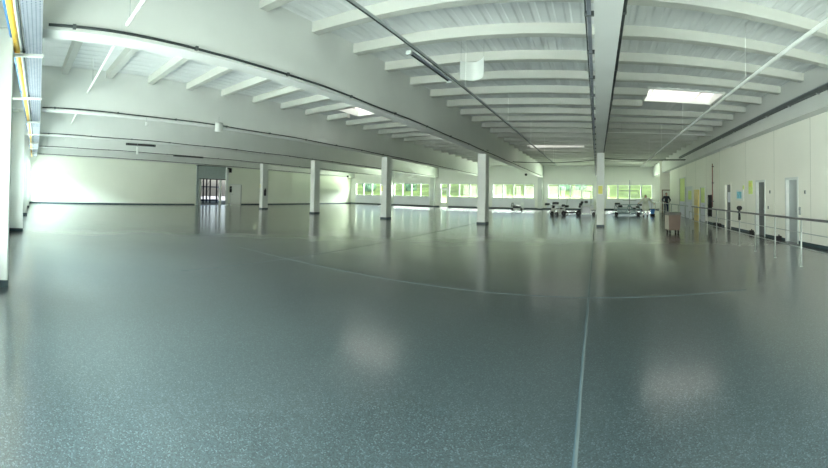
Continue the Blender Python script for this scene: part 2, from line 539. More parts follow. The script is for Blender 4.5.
for i, (a, b) in enumerate(BWIN):
    cx = (a + b) / 2
    w = struct(thing('window_%d' % (i + 7), None, None, (cx, yb(cx) - 0.12, BZ0), math.atan(-0.05)))
    hw, hh = (b - a) / 2, BZ1 - BZ0
    f = MB()
    f.box(-hw, hw, -0.04, 0.04, 0, 0.07); f.box(-hw, hw, -0.04, 0.04, hh - 0.07, hh)
    for k in range(4):
        x = min(max(-hw + k * 2 * hw / 3, -hw + 0.05), hw - 0.05)
        f.box(x - 0.05, x + 0.05, -0.04, 0.04, 0.07, hh - 0.07)
    f.build('window_frame', M['frame'], w)
    for k in range(3):
        g = MB(); g.box(-hw + k * 2 * hw / 3 + 0.05, -hw + (k + 1) * 2 * hw / 3 - 0.05, -0.005, 0.005, 0.07, hh - 0.07)
        g.build('window_pane', M['glass'], w)

# columns
def column(x, yf, w, dpt, label, ztop, group=None):
    t = struct(thing('column', label, 'column', (x, yf, 0)))
    m = MB(); b = 0.015
    h = ztop
    ring = [(-w/2 + b, 0), (w/2 - b, 0), (w/2, b), (w/2, dpt - b), (w/2 - b, dpt), (-w/2 + b, dpt), (-w/2, dpt - b), (-w/2, b)]
    vs = [(p[0], p[1], 0) for p in ring] + [(p[0], p[1], h) for p in ring]
    m.add(vs, [tuple(range(7, -1, -1)), tuple(range(8, 16))] + [(i, (i + 1) % 8, 8 + (i + 1) % 8, 8 + i) for i in range(8)])
    m.build('shaft', M['column'], t)
    p = MB(); p.box(-w/2 - 0.012, w/2 + 0.012, -0.012, dpt + 0.012, 0, 0.11)
    p.build('plinth', M['base'], t)
    return t
CB = zr(BEAM, 18.8) + 0.005
column(0.18, 18.5, 0.38, 0.58, 'white square column below the overhead beam, with a yellow notice, right of centre', CB)
column(-6.0, 18.5, 0.46, 0.58, 'white column with a grey junction bracket at its top', CB)
column(-12.08, 18.5, 0.40, 0.58, 'white column left of the one with the junction bracket, yellow notice on its left edge', CB)
column(-18.03, 18.5, 0.40, 0.58, 'white plain column between the two columns carrying yellow notices', CB)
column(-23.86, 18.5, 0.40, 0.58, 'white column carrying a black extinguisher box, nearest the roller door', CB)
plab = ['white pilaster on the far wall behind the column right of centre', 'white pilaster on the far wall between two window groups near the picture centre',
        'white pilaster on the far wall hidden behind the bracket column', 'white pilaster on the far wall left of the glazed exit door', 'white pilaster on the far wall behind the yellow-notice column']
for x, lb in zip((0.2, -6.0, -12.0, -18.45, -24.25), plab):
    column(x, YF - 0.42, 0.5, 0.42, lb, zr(BEAM, YF) - 0.02 + 0.01)
rl = ['white rear column nearest the camera at the left edge of the picture', 'white rear column, second from the left picture edge', 'white rear column, third from the left picture edge',
      'white rear column, farthest of the row at the left edge']
for x, ye, lb in ((-5.93, -0.125, rl[0]), (-12.57, 0.19, rl[1]), (-19.09, 0.5, rl[2]), (-25.3, 0.8, rl[3])):
    column(x, ye - 0.85, 0.44, 0.85, lb, zr(BEAM, 0) - 0.01)

# floor joints
for i, (p, q, wd) in enumerate((((-0.125, -0.5), (-0.125, YF - 1.5), 0.016), ((-6.47, 3.1), (-6.47, YF - 1.5), 0.018), ((-8.5, 5.85), (2.5, 5.85), 0.02))):
    m = MB()
    if p[0] == q[0]:
        m.box(p[0] - wd, p[0] - wd * 0.3, p[1], q[1], -0.01, 0.0025, mi=1); m.box(p[0] - wd * 0.3, p[0] + wd, p[1], q[1], -0.01, 0.003)
    else:
        m.box(p[0], q[0], p[1] - wd, p[1] - wd * 0.2, -0.01, 0.0025, mi=1); m.box(p[0], q[0], p[1] - wd * 0.2, p[1] + wd, -0.01, 0.003)
    struct(m.build('trim_%d' % (i + 1), [M['joint'], M['base']]))

# ------------------------------------------------------------------ skylights
sk_lab = {0: 'rectangular roof skylight above the hall between the overhead beam and the right wall', 1: 'roof skylight seen as a bright strip left of the overhead beam',
          2: 'roof skylight partly hidden by the large white beam', 3: 'roof skylight seen as a small bright strip beside the yellow-notice column',
          4: 'roof skylight in front of the roller door, hidden behind the beams', 5: 'roof skylight next to the left wall near the far corner'}
for b in range(6):
    x0, x1 = SKX[b]; y0 = SKY[b]; y1 = y0 + SKD
    t = thing('skylight', sk_lab[b], 'skylight', ((x0 + x1) / 2, (y0 + y1) / 2, zr(DECK, (y0 + y1) / 2)), group='roof skylights')
    hx, hy = (x1 - x0) / 2, SKD / 2
    c = MB()
    for (xa, xb, ya, yb_) in ((-hx - 0.06, -hx, -hy - 0.06, hy + 0.06), (hx, hx + 0.06, -hy - 0.06, hy + 0.06), (-hx, hx, -hy - 0.06, -hy), (-hx, hx, hy, hy + 0.06)):
        c.box(xa, xb, ya, yb_, -0.05, 0.24)
    c.build('curb', M['white'], t)
    p = MB()
    n = 8
    vs = []
    for i in range(n + 1):
        u = -hy + 2 * hy * i / n
        z = 0.18 + 0.12 * (1 - (u / hy) ** 2)
        vs += [(-hx, u, z), (hx, u, z)]
    p.add(vs, [(2 * i, 2 * i + 2, 2 * i + 3, 2 * i + 1) for i in range(n)], 0, True)
    p.build('dome', M['sky_glow'], t)
    rep('glazing_bar', MB().box(-0.02, 0.02, -hy, hy, 0.15, 0.18), M['frame'], t, [(-hx * 0.82, 0, 0), (hx * 0.55, 0, 0)])

# ------------------------------------------------------------------ services under the beams
clab = {1: 'thick dark cable with clips along the right side of the overhead beam', 2: 'dark cable along the lower edge of the large beam with the bracket column',
        3: 'dark cable along the lower edge of the beam over the third column from the right', 4: 'dark cable along the lower edge of the beam over the fourth column from the right',
        5: 'dark cable along the lower edge of the beam over the leftmost free-standing column', 6: 'dark cable along the perimeter beam over the left wall'}
for i in range(1, 7):
    x = BX[i] + BW + 0.03
    t = thing('cable', clab[i], 'cable', (x, 0, zr(BEAM, 0) + 0.06))
    y0, y1 = (0.25 - 0.05 * (BX[i] + 5.7) + 0.15, 37.5)
    pts = []
    for k in range(40):
        yy = y0 + (y1 - y0) * k / 39
        pts.append((0.006 * math.sin(k * 2.1), yy, SL * yy + 0.012 * math.sin(k * 1.3)))
    m = MB(); m.tube(pts, 0.022 if i > 1 else 0.026, 6); m.build('sheath', M['dark'], t)
    rep('clip', MB().box(-0.035, 0.03, -0.025, 0.025, -0.03, 0.035), M['dgrey'], t, [(0, yy, SL * yy) for yy in rng(y0 + 0.4, 34, 2.1)])
t = thing('cable_conduit', 'paired grey conduit along the left side of the overhead beam', 'conduit', (BX[1] - BW - 0.04, 0, zr(BEAM, 0) + 0.05))
MB().box(-0.055, 0.0, -0.3, 37, -0.02, 0.03, dz=SL * 37.3).build('conduit', M['galv'], t)
MB().tube([(-0.075, -0.3, 0.02), (-0.075, 37, 0.02 + SL * 37.3)], 0.012, 6).build('cord', M['dark'], t)
rep('clip', MB().box(-0.09, 0.04, 0, 0.03, -0.03, 0.035), M['dgrey'], t, [(0, yy, SL * yy) for yy in rng(1.0, 35, 1.25)])

# suspended tracks
def track(name, x, z, y0, y1, sl, label, mats, half=0.022, rods=()):
    t = thing(name, label, 'track', (x, y0, z + sl * y0))
    m = MB(); m.box(-half, half, 0, y1 - y0, -0.02, 0.02, dz=sl * (y1 - y0)); m.box(-half * 0.5, half * 0.5, 0, y1 - y0, -0.028, -0.0205, mi=1, dz=sl * (y1 - y0))
    m.build('profile', mats, t)
    for ry in rods:
        zz = sl * (ry - y0)
        MB().tube([(0, ry - y0, zz + 0.02), (0, ry - y0, zr(DECK, ry) - (z + sl * y0))], 0.006, 5).build('hanger', M['white'], t)
    return t
track('lighting_track', -2.98, 4.145, 0.4, 27.0, -0.0147, 'long grey lighting track hung below the deck left of the overhead beam', [M['grey'], M['dark']], rods=[2.9, 7.9, 12, 16.3, 20.7, 25.0, 26.4])
track('pipe_run', 3.08, 4.2, -0.5, 26.0, -0.0215, 'slim white pipe hung diagonally in view right of the overhead beam', [M['white'], M['white']], half=0.026, rods=[2.9, 7.2, 13.0, 17.4, 21.7])
t = thing('light_fixture', 'unlit fluorescent fixture with dark tube slot on the long grey lighting track', 'light', (-2.98, 6.1, 3.98))
m = MB(); m.rbox(-0.05, 0.05, -0.85, 0.85, -0.05, -0.021, 0.01); m.build('housing', M['galv'], t)
m = MB(); m.lathe((0.0, 0, -0.065), [(0.014, -0.78), (0.014, 0.78)], 'y', 8); m.build('lamp_tube', M['dark'], t)
rep('end_cap', MB().box(-0.05, 0.05, -0.02, 0.02, -0.09, -0.021), M['grey'], t, [(0, -0.85, 0), (0, 0.85, 0)])

# hanging curved white sheet
t = thing('hanging_sheet', 'curved white sheet hanging from the deck beside the lighting track', 'sheet', (-2.86, 8.1, 4.53))
m = MB(); n = 14; vs = []
for side in (0, 0.008):
    for i in range(n + 1):
        u = -1 + 2 * i / n
        yo = 0.24 * (1 - u * u) - 0.12 + side
        vs += [(0.29 * u, yo, -0.225 + 0.01 * u), (0.29 * u, yo, 0.22 + 0.02 * u)]
k = 2 * (n + 1)
fs = []
for i in range(n):
    a = 2 * i
    fs += [(a, a + 2, a + 3, a + 1), (k + a, k + a + 1, k + a + 3, k + a + 2), (a, k + a, k + a + 2, a + 2), (a + 1, a + 3, k + a + 3, k + a + 1)]
fs += [(0, 1, k + 1, k), (2 * n, k + 2 * n, k + 2 * n + 1, 2 * n + 1)]
m.add(vs, fs); m.build('sheet', M['column'], t)
for sx in (-0.28, 0.28): MB().tube([(sx, -0.1, 0.21), (sx, -0.1, zr(DECK, 8) - 4.56)], 0.004, 5).build('wire', M['grey'], t)

# right-wall services
t = thing('cable_duct', 'dark grey cable duct along the beam above the right wall', 'duct', (5.82, 0, 4.66))
m = MB(); m.box(-0.07, 0.07, -0.8, 25.5, -0.05, 0.05, dz=SL * 26.3); m.box(-0.03, 0.05, -0.8, 25.5, 0.06, 0.1, mi=1, dz=SL * 26.3)
m.build('trough', [M['dgrey'], M['galv']], t)
rep('bracket', MB().box(-0.03, 0.085, 0, 0.04, -0.09, -0.05), M['grey'], t, [(0, yy, SL * yy) for yy in rng(0.5, 25, 1.6)])
t = thing('wall_light', 'white tube light fixed high on the right wall', 'light', (6.2, 17.0, 3.93))
m = MB(); m.rbox(-0.05, 0.05, -0.75, 0.75, -0.03, 0.03, 0.012); m.build('housing', M['white'], t)
m = MB(); m.lathe((-0.02, 0, -0.045), [(0.016, -0.7), (0.016, 0.7)], 'y', 8); m.build('lamp_tube', M['white'], t)
rep('bracket', MB().box(0.03, 0.1, -0.02, 0.02, -0.02, 0.02), M['grey'], t, [(0, -0.48, 0), (0, 0.48, 0)])
# sagging cable crossing the hall, and slim cross pipe
t = thing('cable', 'dark sagging cable crossing the hall in front of the far windows', 'cable', (0, 24, 0))
CZ = zr(BEAM, 24)
MB().tube([(-5.6, 0, CZ + 0.16), (-5.5, 0, CZ + 0.12), (-4.4, 0, CZ + 0.08), (-2.8, 0, CZ + 0.06), (-1.2, 0, CZ + 0.13), (-0.12, 0, CZ + 0.25)], 0.028, 6).build('sheath', M['dark'], t)
MB().tube([(0.34, 0, CZ + 0.38), (0.9, 0, CZ + 0.32), (2.6, 0, CZ + 0.29), (4.2, 0, CZ + 0.31), (5.88, 0, CZ + 0.36)], 0.03, 6).build('sheath', M['dark'], t)
MB().tube([(0.34, 0.1, CZ + 0.2), (2.5, 0.1, CZ + 0.22), (5.88, 0.1, CZ + 0.3)], 0.014, 6).build('thin_cord', M['dark'], t)
t = thing('cross_pipe', 'slim white pipe crossing below the deck from the overhead beam to the right wall', 'pipe', (0, 18.0, 4.68))
m = MB(); m.tube([(0.4, 0, 0), (5.9, 0, 0)], 0.018, 6); m.build('pipe', M['white'], t)
rep('hanger', MB().tube([(0, 0, 0), (0, 0, zr(DECK, 18) - 4.68)], 0.008, 5), M['grey'], t, [(x, 0, 0) for x in (1.2, 3.08, 4.6)])
t = thing('cross_pipe', 'slim white pipe running towards the left wall high above the rear columns', 'pipe', (0, 1.9, 4.62))
m = MB(); m.tube([(-5.3, -0.02, 0), (-8.0, 0.08, 0), (-13.8, 0.36, -0.01), (-24.4, 1.05, -0.02)], 0.03, 8); m.build('pipe', M['white'], t)
rep('hanger', MB().tube([(0, 0, 0), (0, 0, DECK - 4.66)], 0.008, 5), M['grey'], t, ((-7.2, 0.05, 0), (-10.6, 0.2, 0), (-15.5, 0.46, 0), (-20.5, 0.78, 0)))

t = thing('tube', 'short white tube hung in front of the large beam near the rear columns', 'tube', (-4.5, 1.5, 3.97))
MB().tube([(0.9, 0, 0.02), (-0.62, 0, -0.01)], 0.028, 8).build('tube', M['white'], t)
rep('hanger', MB().tube([(0, 0, 0), (0, 0, zr(DECK, 1.5) - 3.97)], 0.006, 5), M['grey'], t, [(0.7, 0, 0), (-0.5, 0, 0)])
# dark slotted boxes and white scraps below the left beams
for (x, y0, y1, z, lb) in ((-17.78, 5.3, 6.9, 3.58, 'dark slotted trunking box on the beam over the fourth column from the right'),
                           (-23.78, 10.6, 13.0, 3.7, 'dark slotted trunking box on the beam over the leftmost free-standing column')):
    t = thing('trunking_box', lb, 'box', (x, (y0 + y1) / 2, z + 0.15))
    m = MB(); h = (y1 - y0) / 2
    m.rbox(-0.03, 0.05, -h, h, -0.06, 0.06, 0.01); m.build('body', M['dgrey'], t)
    m = MB()
    m.box(0.05, 0.054, -h + 0.1, h - 0.1, -0.03, 0.03)
    m.build('grille', M['rubber'], t)
for (x, y, z, w, hh, lb) in ((-11.74, 7.05, 3.9, 0.34, 0.36, 'white sheet of paper hanging from the beam over the third column from the right'),
                             (-17.6, 5.86, 3.42, 0.12, 0.4, 'narrow white paper strip hanging from the dark slotted box'),
                             (-11.74, 4.21, 3.74, 0.1, 0.13, 'tiny white paper tag hanging from the beam near the rear columns')):
    t = thing('paper_sheet', lb, 'paper', (x, y, z))
    m = MB(); n = 6; vs = []
    for sd in (0, 0.004):
        for i in range(n + 1):
            zz = hh / 2 - hh * i / n
            vs += [(0.012 * math.sin(i * 0.7) + sd, -w / 2, zz), (0.012 * math.sin(i * 0.7 + 0.6) + sd, w / 2, zz)]
    k = 2 * (n + 1); fs = []
    for i in range(n):
        a = 2 * i
        fs += [(a, a + 1, a + 3, a + 2), (k + a, k + a + 2, k + a + 3, k + a + 1), (a, a + 2, k + a + 2, k + a), (a + 1, k + a + 1, k + a + 3, a + 3)]
    fs += [(0, k, k + 1, 1), (2 * n, 2 * n + 1, k + 2 * n + 1, k + 2 * n)]
    m.add(vs, fs); m.build('sheet', M['white'], t, smooth=True)
    m = MB(); m.tube([(0.0, 0, hh / 2 - 0.01), (0.0, 0, hh / 2 + 0.2)], 0.004, 5); m.build('string', M['grey'], t)

# junction bracket on the second column
t = thing('junction_bracket', 'grey junction bracket with arms on the beam above the bracket column', 'bracket', (-6.0, 18.3, zr(BEAM, 18.3) + 0.12))
m = MB(); m.rbox(-0.12, 0.12, -0.08, 0.2, -0.1, 0.16, 0.02); m.build('box', M['grey'], t)
for a, b in (((0.1, 0, 0.1), (0.42, 0, 0.02)), ((-0.1, 0, 0.1), (-0.34, 0, 0.26)), ((0.02, 0, 0.15), (0.05, 0, 0.62)), ((0.1, 0, 0.1), (0.3, 0, 0.3))):
    MB().tube([a, b], 0.02, 6).build('arm', M['dgrey'], t)

# cameras on the ceiling
for x, y, z, up_, lb in ((-27.8, 34.6, 3.42, 3.42, 'small black dome camera hanging near the far left corner'), (-6.5, 33.2, 3.42, 3.42, 'small black dome camera hanging left of the pilaster near the picture centre')):
    t = thing('dome_camera', lb, 'camera', (x, y, z))
    m = MB(); m.lathe((0, 0, 0), [(0.04, -0.13), (0.1, -0.09), (0.12, 0.0), (0.12, 0.06), (0.05, 0.09)], 'z', 12); m.build('housing', M['rubber'], t)
    m = MB(); m.tube([(0, 0, 0.09), (0, 0, zr(DECK, y) - z)], 0.012, 6); m.build('stem', M['white'], t)

# services along the rear columns: tray, yellow pipe, blue pipe, conduits
def run_pts(pts, z):
    return [(p[0], p[1], z) for p in pts]
t = thing('cable_tray', 'perforated galvanised cable tray along the tops of the rear columns', 'cable tray', (-4, 0.2, 3.78))
P_R = [(-2.0, 0.12), (-4.5, 0.25), (-6.0, 0.34), (-11.0, 0.62), (-17.2, 0.94), (-29.8, 1.45)]
m = MB()
for i in range(len(P_R) - 1):
    a, b = P_R[i], P_R[i + 1]
    wa, wb = 0.28, 0.28
    for (o0, o1, z0, z1) in ((-wa, 0, 0, 0.004), (-wa, -wa + 0.004, 0.004, 0.08), (-0.004, 0, 0.004, 0.08)):
        vs = []
        for z in (z0, z1):
            vs += [(a[0] + 4, a[1] - 0.2 + o0, z), (a[0] + 4, a[1] - 0.2 + o1, z), (b[0] + 4, b[1] - 0.2 + o1, z), (b[0] + 4, b[1] - 0.2 + o0, z)]
        m.add(vs, [(0, 1, 2, 3), (7, 6, 5, 4), (0, 4, 5, 1), (1, 5, 6, 2), (2, 6, 7, 3), (3, 7, 4, 0)])
def tray_y(x):
    for i in range(len(P_R) - 1):
        a, b = P_R[i], P_R[i + 1]
        if b[0] <= x <= a[0]: return a[1] + (b[1] - a[1]) * (x - a[0]) / (b[0] - a[0])
    return P_R[-1][1]
x = -2.1
while x > -14:
    yy = tray_y(x) - 0.2
    for r_, off in enumerate((0.035, 0.085, 0.14, 0.195, 0.245)):
        xx = x - (0.03 if r_ % 2 else 0)
        m.box(xx + 4 - 0.017, xx + 4 + 0.017, yy - off - 0.007, yy - off + 0.007, -0.0015, 0.0, mi=1)
    x -= 0.065
m.build('tray', [M['galv'], M['hole']], t)
for x in (-6.05, -9.1, -12.6, -15.8, -19.1, -22.2, -25.3, -28.2):
    b = MB(); yy = tray_y(x) - 0.2
    b.box(x + 4 - 0.03, x + 4 + 0.03, yy - 0.72, yy + 0.03, -0.09, -0.045)
    b.tube([(x + 4, yy + 0.01, -0.05), (x + 4, yy + 0.01, DECK - 3.8)], 0.008, 5) if x != -6.05 else None
    b.build('bracket', M['beam'], t)
def rear_pipe(name, label, cat, offs, z, r, mt, clips=None):
    t = thing(name, label, cat, (-4, 0.2 + offs, z))
    pts = [(p[0] + 4, p[1] - 0.2, 0) for p in P_R]
    m = MB(); m.tube(pts, r, 10); m.build('pipe', mt, t)
    rep('clamp', MB().lathe((0, 0, 0), [(r + 0.012, -0.03), (r + 0.012, 0.03)], 'x', 10), clips or mt, t,
        [(x + 4, tray_y(x) - 0.2, 0) for x in (-6.05, -9.1, -12.6, -15.8, -19.1, -22.2, -25.3)])
rear_pipe('gas_pipe', 'yellow gas pipe running along the tops of the rear columns', 'pipe', -0.41, 3.80, 0.045, M['yellow'])
rear_pipe('pipe', 'slim white pipe beside the yellow gas pipe', 'pipe', -0.345, 3.78, 0.014, M['white'], M['grey'])
rear_pipe('pipe', 'slim grey pipe between the yellow pipe and the perforated tray', 'pipe', -0.315, 3.80, 0.012, M['galv'], M['grey'])
rear_pipe('pipe', 'blue pipe left of the yellow gas pipe', 'pipe', -0.485, 3.89, 0.026, M['blue'])
rear_pipe('cable', 'black cable along the inner edge of the perforated tray', 'cable', -0.30, 3.765, 0.01, M['dark'])

# ------------------------------------------------------------------ left wall: roller door, personnel door
d = struct(thing('door_2', 'grey roller door half raised in the left wall', 'door', (XL, (DY0 + DY1) / 2, 0)))
hw = (DY1 - DY0) / 2
m = MB()
for k in range(3):
    m.box(-0.12, -0.06, -hw + 0.12, hw - 0.12, 2.52 + k * 0.4, 2.52 + k * 0.4 + 0.385)
m.box(-0.11, -0.07, -hw + 0.12, hw - 0.12, 2.52, 3.7)
m.build('shutter', M['shutter'], d)
m = MB(); m.box(-0.13, -0.04, -hw + 0.12, hw - 0.12, 2.44, 2.52); m.build('bottom_rail', M['rubber'], d)
for sgn, nm in ((-1, 'guide'), (1, 'guide')):
    m = MB(); m.box(-0.1, 0.06, sgn * hw - 0.12, sgn * hw + 0.12, 0, 3.78)
    if sgn < 0:
        for k in range(18): m.box(0.06, 0.064, sgn * hw - 0.03, sgn * hw + 0.03, 0.15 + k * 0.2, 0.27 + k * 0.2, mi=1)
    m.build(nm, [M['shutter'] if sgn < 0 else M['frame'], M['rubber']], d)
m = MB(); m.box(-0.1, 0.1, -hw - 0.15, hw + 0.15, 3.7, 3.86); m.build('header', M['dgrey'], d)
m = MB(); m.rbox(0, 0.2, hw + 0.2, hw + 0.42, 3.2, 3.62, 0.02); m.tube([(0.1, hw + 0.0, 3.6), (0.1, hw + 0.3, 3.6)], 0.05, 8); m.build('motor', M['rubber'], d)
t = thing('wall_phone', 'black control box on the left wall beside the roller door', 'control box', (XL, DY1 + 0.42, 1.55))
m = MB(); m.rbox(0, 0.12, -0.11, 0.11, -0.3, 0.3, 0.02); m.build('body', M['rubber'], t)
m = MB(); m.box(0.12, 0.125, -0.05, 0.05, 0.05, 0.15); m.build('button', M['grey'], t)
# pale inner posts seen in the opening
for yy, lb in ((DY0 + 0.6, 'white guard post at the left of the roller door opening'), (DY1 - 0.4, 'white guard post at the right of the roller door opening')):
    t = thing('guard_post', lb, 'post', (XL - 0.6, yy, 0))
    m = MB(); m.rbox(-0.06, 0.06, -0.12, 0.12, 0, 2.45, 0.015); m.build('post', M['white'], t)
    m = MB(); m.box(-0.14, 0.14, -0.18, 0.18, 0, 0.02); m.build('foot_plate', M['grey'], t)
# yard behind the roller door with racks
m = MB(); m.box(XL - 34, XL - 0.25, -6, 42, -0.2, 0.0); struct(m.build('ground_yard', M['paving']), 'paved yard behind the roller door', 'ground')
m = MB(); m.box(XL - 15, XL - 0.25, 8, 27, 3.9, 4.0); m.box(XL - 9, XL - 0.25, 7.9, 8, 0, 3.9); m.box(XL - 9, XL - 0.25, 27, 27.1, 0, 3.9);  # roof and sides added over the yard to dim the opening
struct(m.build('yard_shade', M['shutter']), 'grey roof and side walls added to darken the roller door opening', 'wall')
def rack(x, y, lb):
    t = thing('storage_rack', lb, 'rack', (x, y, 0))
    for a in (-1.3, 0, 1.3):
        u = MB()
        for dx in (-0.4, 0.4): u.box(dx - 0.05, dx + 0.05, a - 0.06, a + 0.06, 0, 3.0)
        for k in range(4): u.tube([(-0.4, a, 0.3 + 0.75 * k), (0.4, a, 1.0 + 0.75 * k)], 0.02, 5)
        u.build('upright', M['blackpad'], t)
    for z in (0.25, 1.7, 2.9):
        s = MB()
        for dx in (-0.4, 0.4): s.box(dx - 0.025, dx + 0.025, -1.3, 1.3, z, z + 0.1)
        s.box(-0.4, 0.4, -1.3, 1.3, z + 0.1, z + 0.13) if z < 1 else None
        s.build('shelf_beam', M['jeans'], t)
rack(XL - 3.2, 17.1, 'dark steel rack seen through the roller door, left half')
rack(XL - 4.4, 19.9, 'dark steel rack seen through the roller door, right half')
# personnel door
d = struct(thing('door_3', 'white personnel door in the left wall', 'door', (XL, 20.55, 0)))
m = MB(); m.box(0, 0.05, -0.68, -0.6, 0, 2.08); m.box(0, 0.05, 0.6, 0.68, 0, 2.08, mi=1); m.box(0, 0.05, -0.68, 0.68, 2.0, 2.08); m.build('door_frame', [M['frame'], M['grey']], d)
m = MB(); m.box(0, 0.035, -0.6, 0.6, 0.01, 2.0); lf = m.build('door_leaf', M['white'], d)
m = MB(); m.tube([(0.03, -0.5, 1.05), (0.09, -0.5, 1.05), (0.09, -0.36, 1.05)], 0.012); m.build('door_handle', M['grey'], lf)
t = thing('notice', 'small white notice on the personnel door', 'notice', (XL + 0.036, 20.45, 1.5))
m = MB(); m.box(0, 0.006, -0.22, 0.22, -0.08, 0.08); m.build('board', M['white'], t)

# notices and boxes on columns
def notice(x, y, z, w, h, mt, lb, cat='sign', rz=0.0):
    t = thing('notice', lb, cat, (x, y, z), rz)
    m = MB(); m.box(-w / 2, w / 2, -0.008, 0, -h / 2, h / 2); m.box(-w / 2 + 0.02, w / 2 - 0.02, -0.0095, -0.008, -h / 2 + 0.03, h / 2 - 0.03, mi=1)
    m.build('board', [M['white'], mt], t)
    return t
notice(0.17, 18.5, 1.86, 0.26, 0.46, M['yellowsign'], 'yellow-green notice on the column right of centre')
notice(-12.2, 18.5, 1.83, 0.14, 0.4, M['yellowsign'], 'yellow notice on the column left of the bracket column')
notice(-23.98, 18.5, 1.88, 0.13, 0.36, M['yellowsign'], 'yellow notice on the leftmost free-standing column')
t = thing('fire_extinguisher', 'black extinguisher hung on the leftmost free-standing column', 'extinguisher', (-23.6, 18.72, 1.1))
m = MB(); m.lathe((0, 0, 0), [(0.06, 0), (0.09, 0.03), (0.09, 0.42), (0.05, 0.5), (0.03, 0.54)], 'z', 12); m.build('cylinder', M['rubber'], t)
m = MB(); m.box(-0.02, 0.1, -0.02, 0.02, 0.54, 0.6); m.tube([(0.08, 0, 0.56), (0.13, 0, 0.45), (0.11, 0, 0.2)], 0.015, 6); m.build('valve', M['dgrey'], t)
m = MB(); m.box(-0.1, -0.06, -0.05, 0.05, 0.1, 0.4); m.build('wall_bracket', M['grey'], t)

# ------------------------------------------------------------------ right wall: doors, signs, pipe
for i, (a, b) in enumerate(DOORS):
    lb = ['light grey door in the right wall, nearest the camera', 'dark grey door in the right wall between the light grey door and the picture', 'dark door in the right wall farthest of the three behind the railing'][i]
    d = struct(thing('door_%d' % (i + 4), lb, 'door', (XR, (a + b) / 2, 0)))
    hw = (b - a) / 2
    m = MB(); m.box(-0.02, 0, hw, hw + 0.06, 0, DTOP + 0.06); m.box(-0.02, 0, -hw - 0.06, -hw, 0, DTOP + 0.06); m.box(-0.02, 0, -hw, hw, DTOP, DTOP + 0.06)
    m.box(-0.02, 0.1, hw - 0.02, hw, 0, DTOP); m.box(-0.02, 0.1, -hw, -hw + 0.02, 0, DTOP); m.box(-0.02, 0.1, -hw + 0.02, hw - 0.02, DTOP - 0.02, DTOP)
    m.build('door_frame', [M['frame'], M['frame'], M['wall_right']][i], d)
    m = MB(); m.box(0.101, 0.19, -hw, hw, 0.0, DTOP); lf = m.build('door_leaf', M['doorA'] if i == 0 else M['doorB'], d)
    m = MB(); m.tube([(0.101, -hw + 0.1, 1.05), (0.04, -hw + 0.1, 1.05), (0.04, -hw + 0.22, 1.05)], 0.012); m.build('door_handle', M['grey'], lf)
    if i == 2:
        m = MB(); m.box(0.096, 0.101, -hw + 0.12, hw - 0.12, 1.25, 1.75); m.build('door_pane', M['panel'], lf)
t = thing('picture', 'white poster with a cyan picture on the right wall', 'poster', (XR, 15.4, 1.6))
m = MB(); m.box(-0.025, 0, -0.45, 0.45, -0.24, 0.24); m.build('frame', M['white'], t)
m = MB(); m.box(-0.028, -0.025, -0.24, 0.3, -0.15, 0.16); m.build('print', M['cyan'], t)
t = thing('notice', 'small yellow notice above the cyan poster on the right wall', 'sign', (XR, 14.98, 1.94))
m = MB(); m.box(-0.012, 0, -0.08, 0.08, -0.09, 0.09); m.build('board', M['lime'], t)
t = thing('notice', 'tall yellow-green panel on the right wall beside the dark grey door', 'sign', (XR, 14.2, 1.93))
m = MB(); m.box(-0.02, 0, -0.19, 0.19, -0.28, 0.28); m.build('board', M['lime'], t)  # plain yellow-green board with a smaller yellow inset
m = MB(); m.box(-0.024, -0.02, -0.12, 0.12, 0.02, 0.2); m.build('print', M['yellowsign'], t)
t = thing('wall_pipe', 'dark red vertical pipe on the right wall', 'pipe', (XR - 0.07, 19.22, 0.95))
m = MB(); m.tube([(0, 0, 0), (0, 0, 2.38)], 0.028, 8); m.build('pipe', M['red'], t)
rep('clamp', MB().box(-0.03, 0.07, -0.05, 0.05, 0, 0.04), M['dgrey'], t, [(0, 0, z) for z in (0.3, 1.3, 2.2)])
t = thing('hose_cabinet', 'tall black box on the right wall below the dark red pipe', 'box', (XR - 0.09, 19.62, 0.38))
m = MB(); m.rbox(-0.09, 0.09, -0.14, 0.14, 0, 1.24, 0.02); m.build('body', M['rubber'], t)
m = MB(); m.box(-0.098, -0.09, -0.08, 0.08, 0.7, 1.1); m.build('panel', M['dgrey'], t)
for y, z, lb in ((12.41, 1.72, 'small grey switch on the right wall beside the dark grey door'), (9.94, 1.69, 'small grey switch on the right wall beside the light grey door'), (12.55, 1.13, 'small dark switch low beside the dark grey door')):
    t = thing('light_switch', lb, 'switch', (XR, y, z))
    m = MB(); m.box(-0.012, 0, -0.045, 0.045, -0.06, 0.06); m.build('plate', M['grey'], t)
    m = MB(); m.box(-0.02, -0.012, -0.02, 0.02, -0.03, 0.03); m.build('rocker', M['dgrey'], t)
t = thing('card_reader', 'grey card reader on the wall next to the light grey door', 'card reader', (XR, 10.24, 1.08))
m = MB(); m.rbox(-0.04, 0, -0.045, 0.045, -0.13, 0.13, 0.01); m.build('body', M['grey'], t)
m = MB(); m.box(-0.044, -0.04, -0.02, 0.02, 0.04, 0.08); m.build('button', M['dgrey'], t)
for y, lb in ((11.5, 'black door stop at the foot of the right wall by the light grey door'), (13.86, 'black door stop at the foot of the right wall by the dark grey door')):
    t = thing('door_stop', lb, 'door stop', (XR - 0.12, y, 0))
    m = MB(); m.rbox(-0.09, 0.09, -0.07, 0.07, 0, 0.16, 0.02); m.build('block', M['rubber'], t)
    m = MB(); m.lathe((0, 0, 0.16), [(0.03, 0), (0.03, 0.04), (0.02, 0.05)], 'z', 8); m.build('knob', M['dgrey'], t)
t = thing('floor_box', 'low black box at the foot of the right wall near the red pipe', 'box', (XR - 0.14, 18.2, 0))
m = MB(); m.rbox(-0.1, 0.1, -0.4, 0.4, 0, 0.16, 0.02); m.build('body', M['rubber'], t)
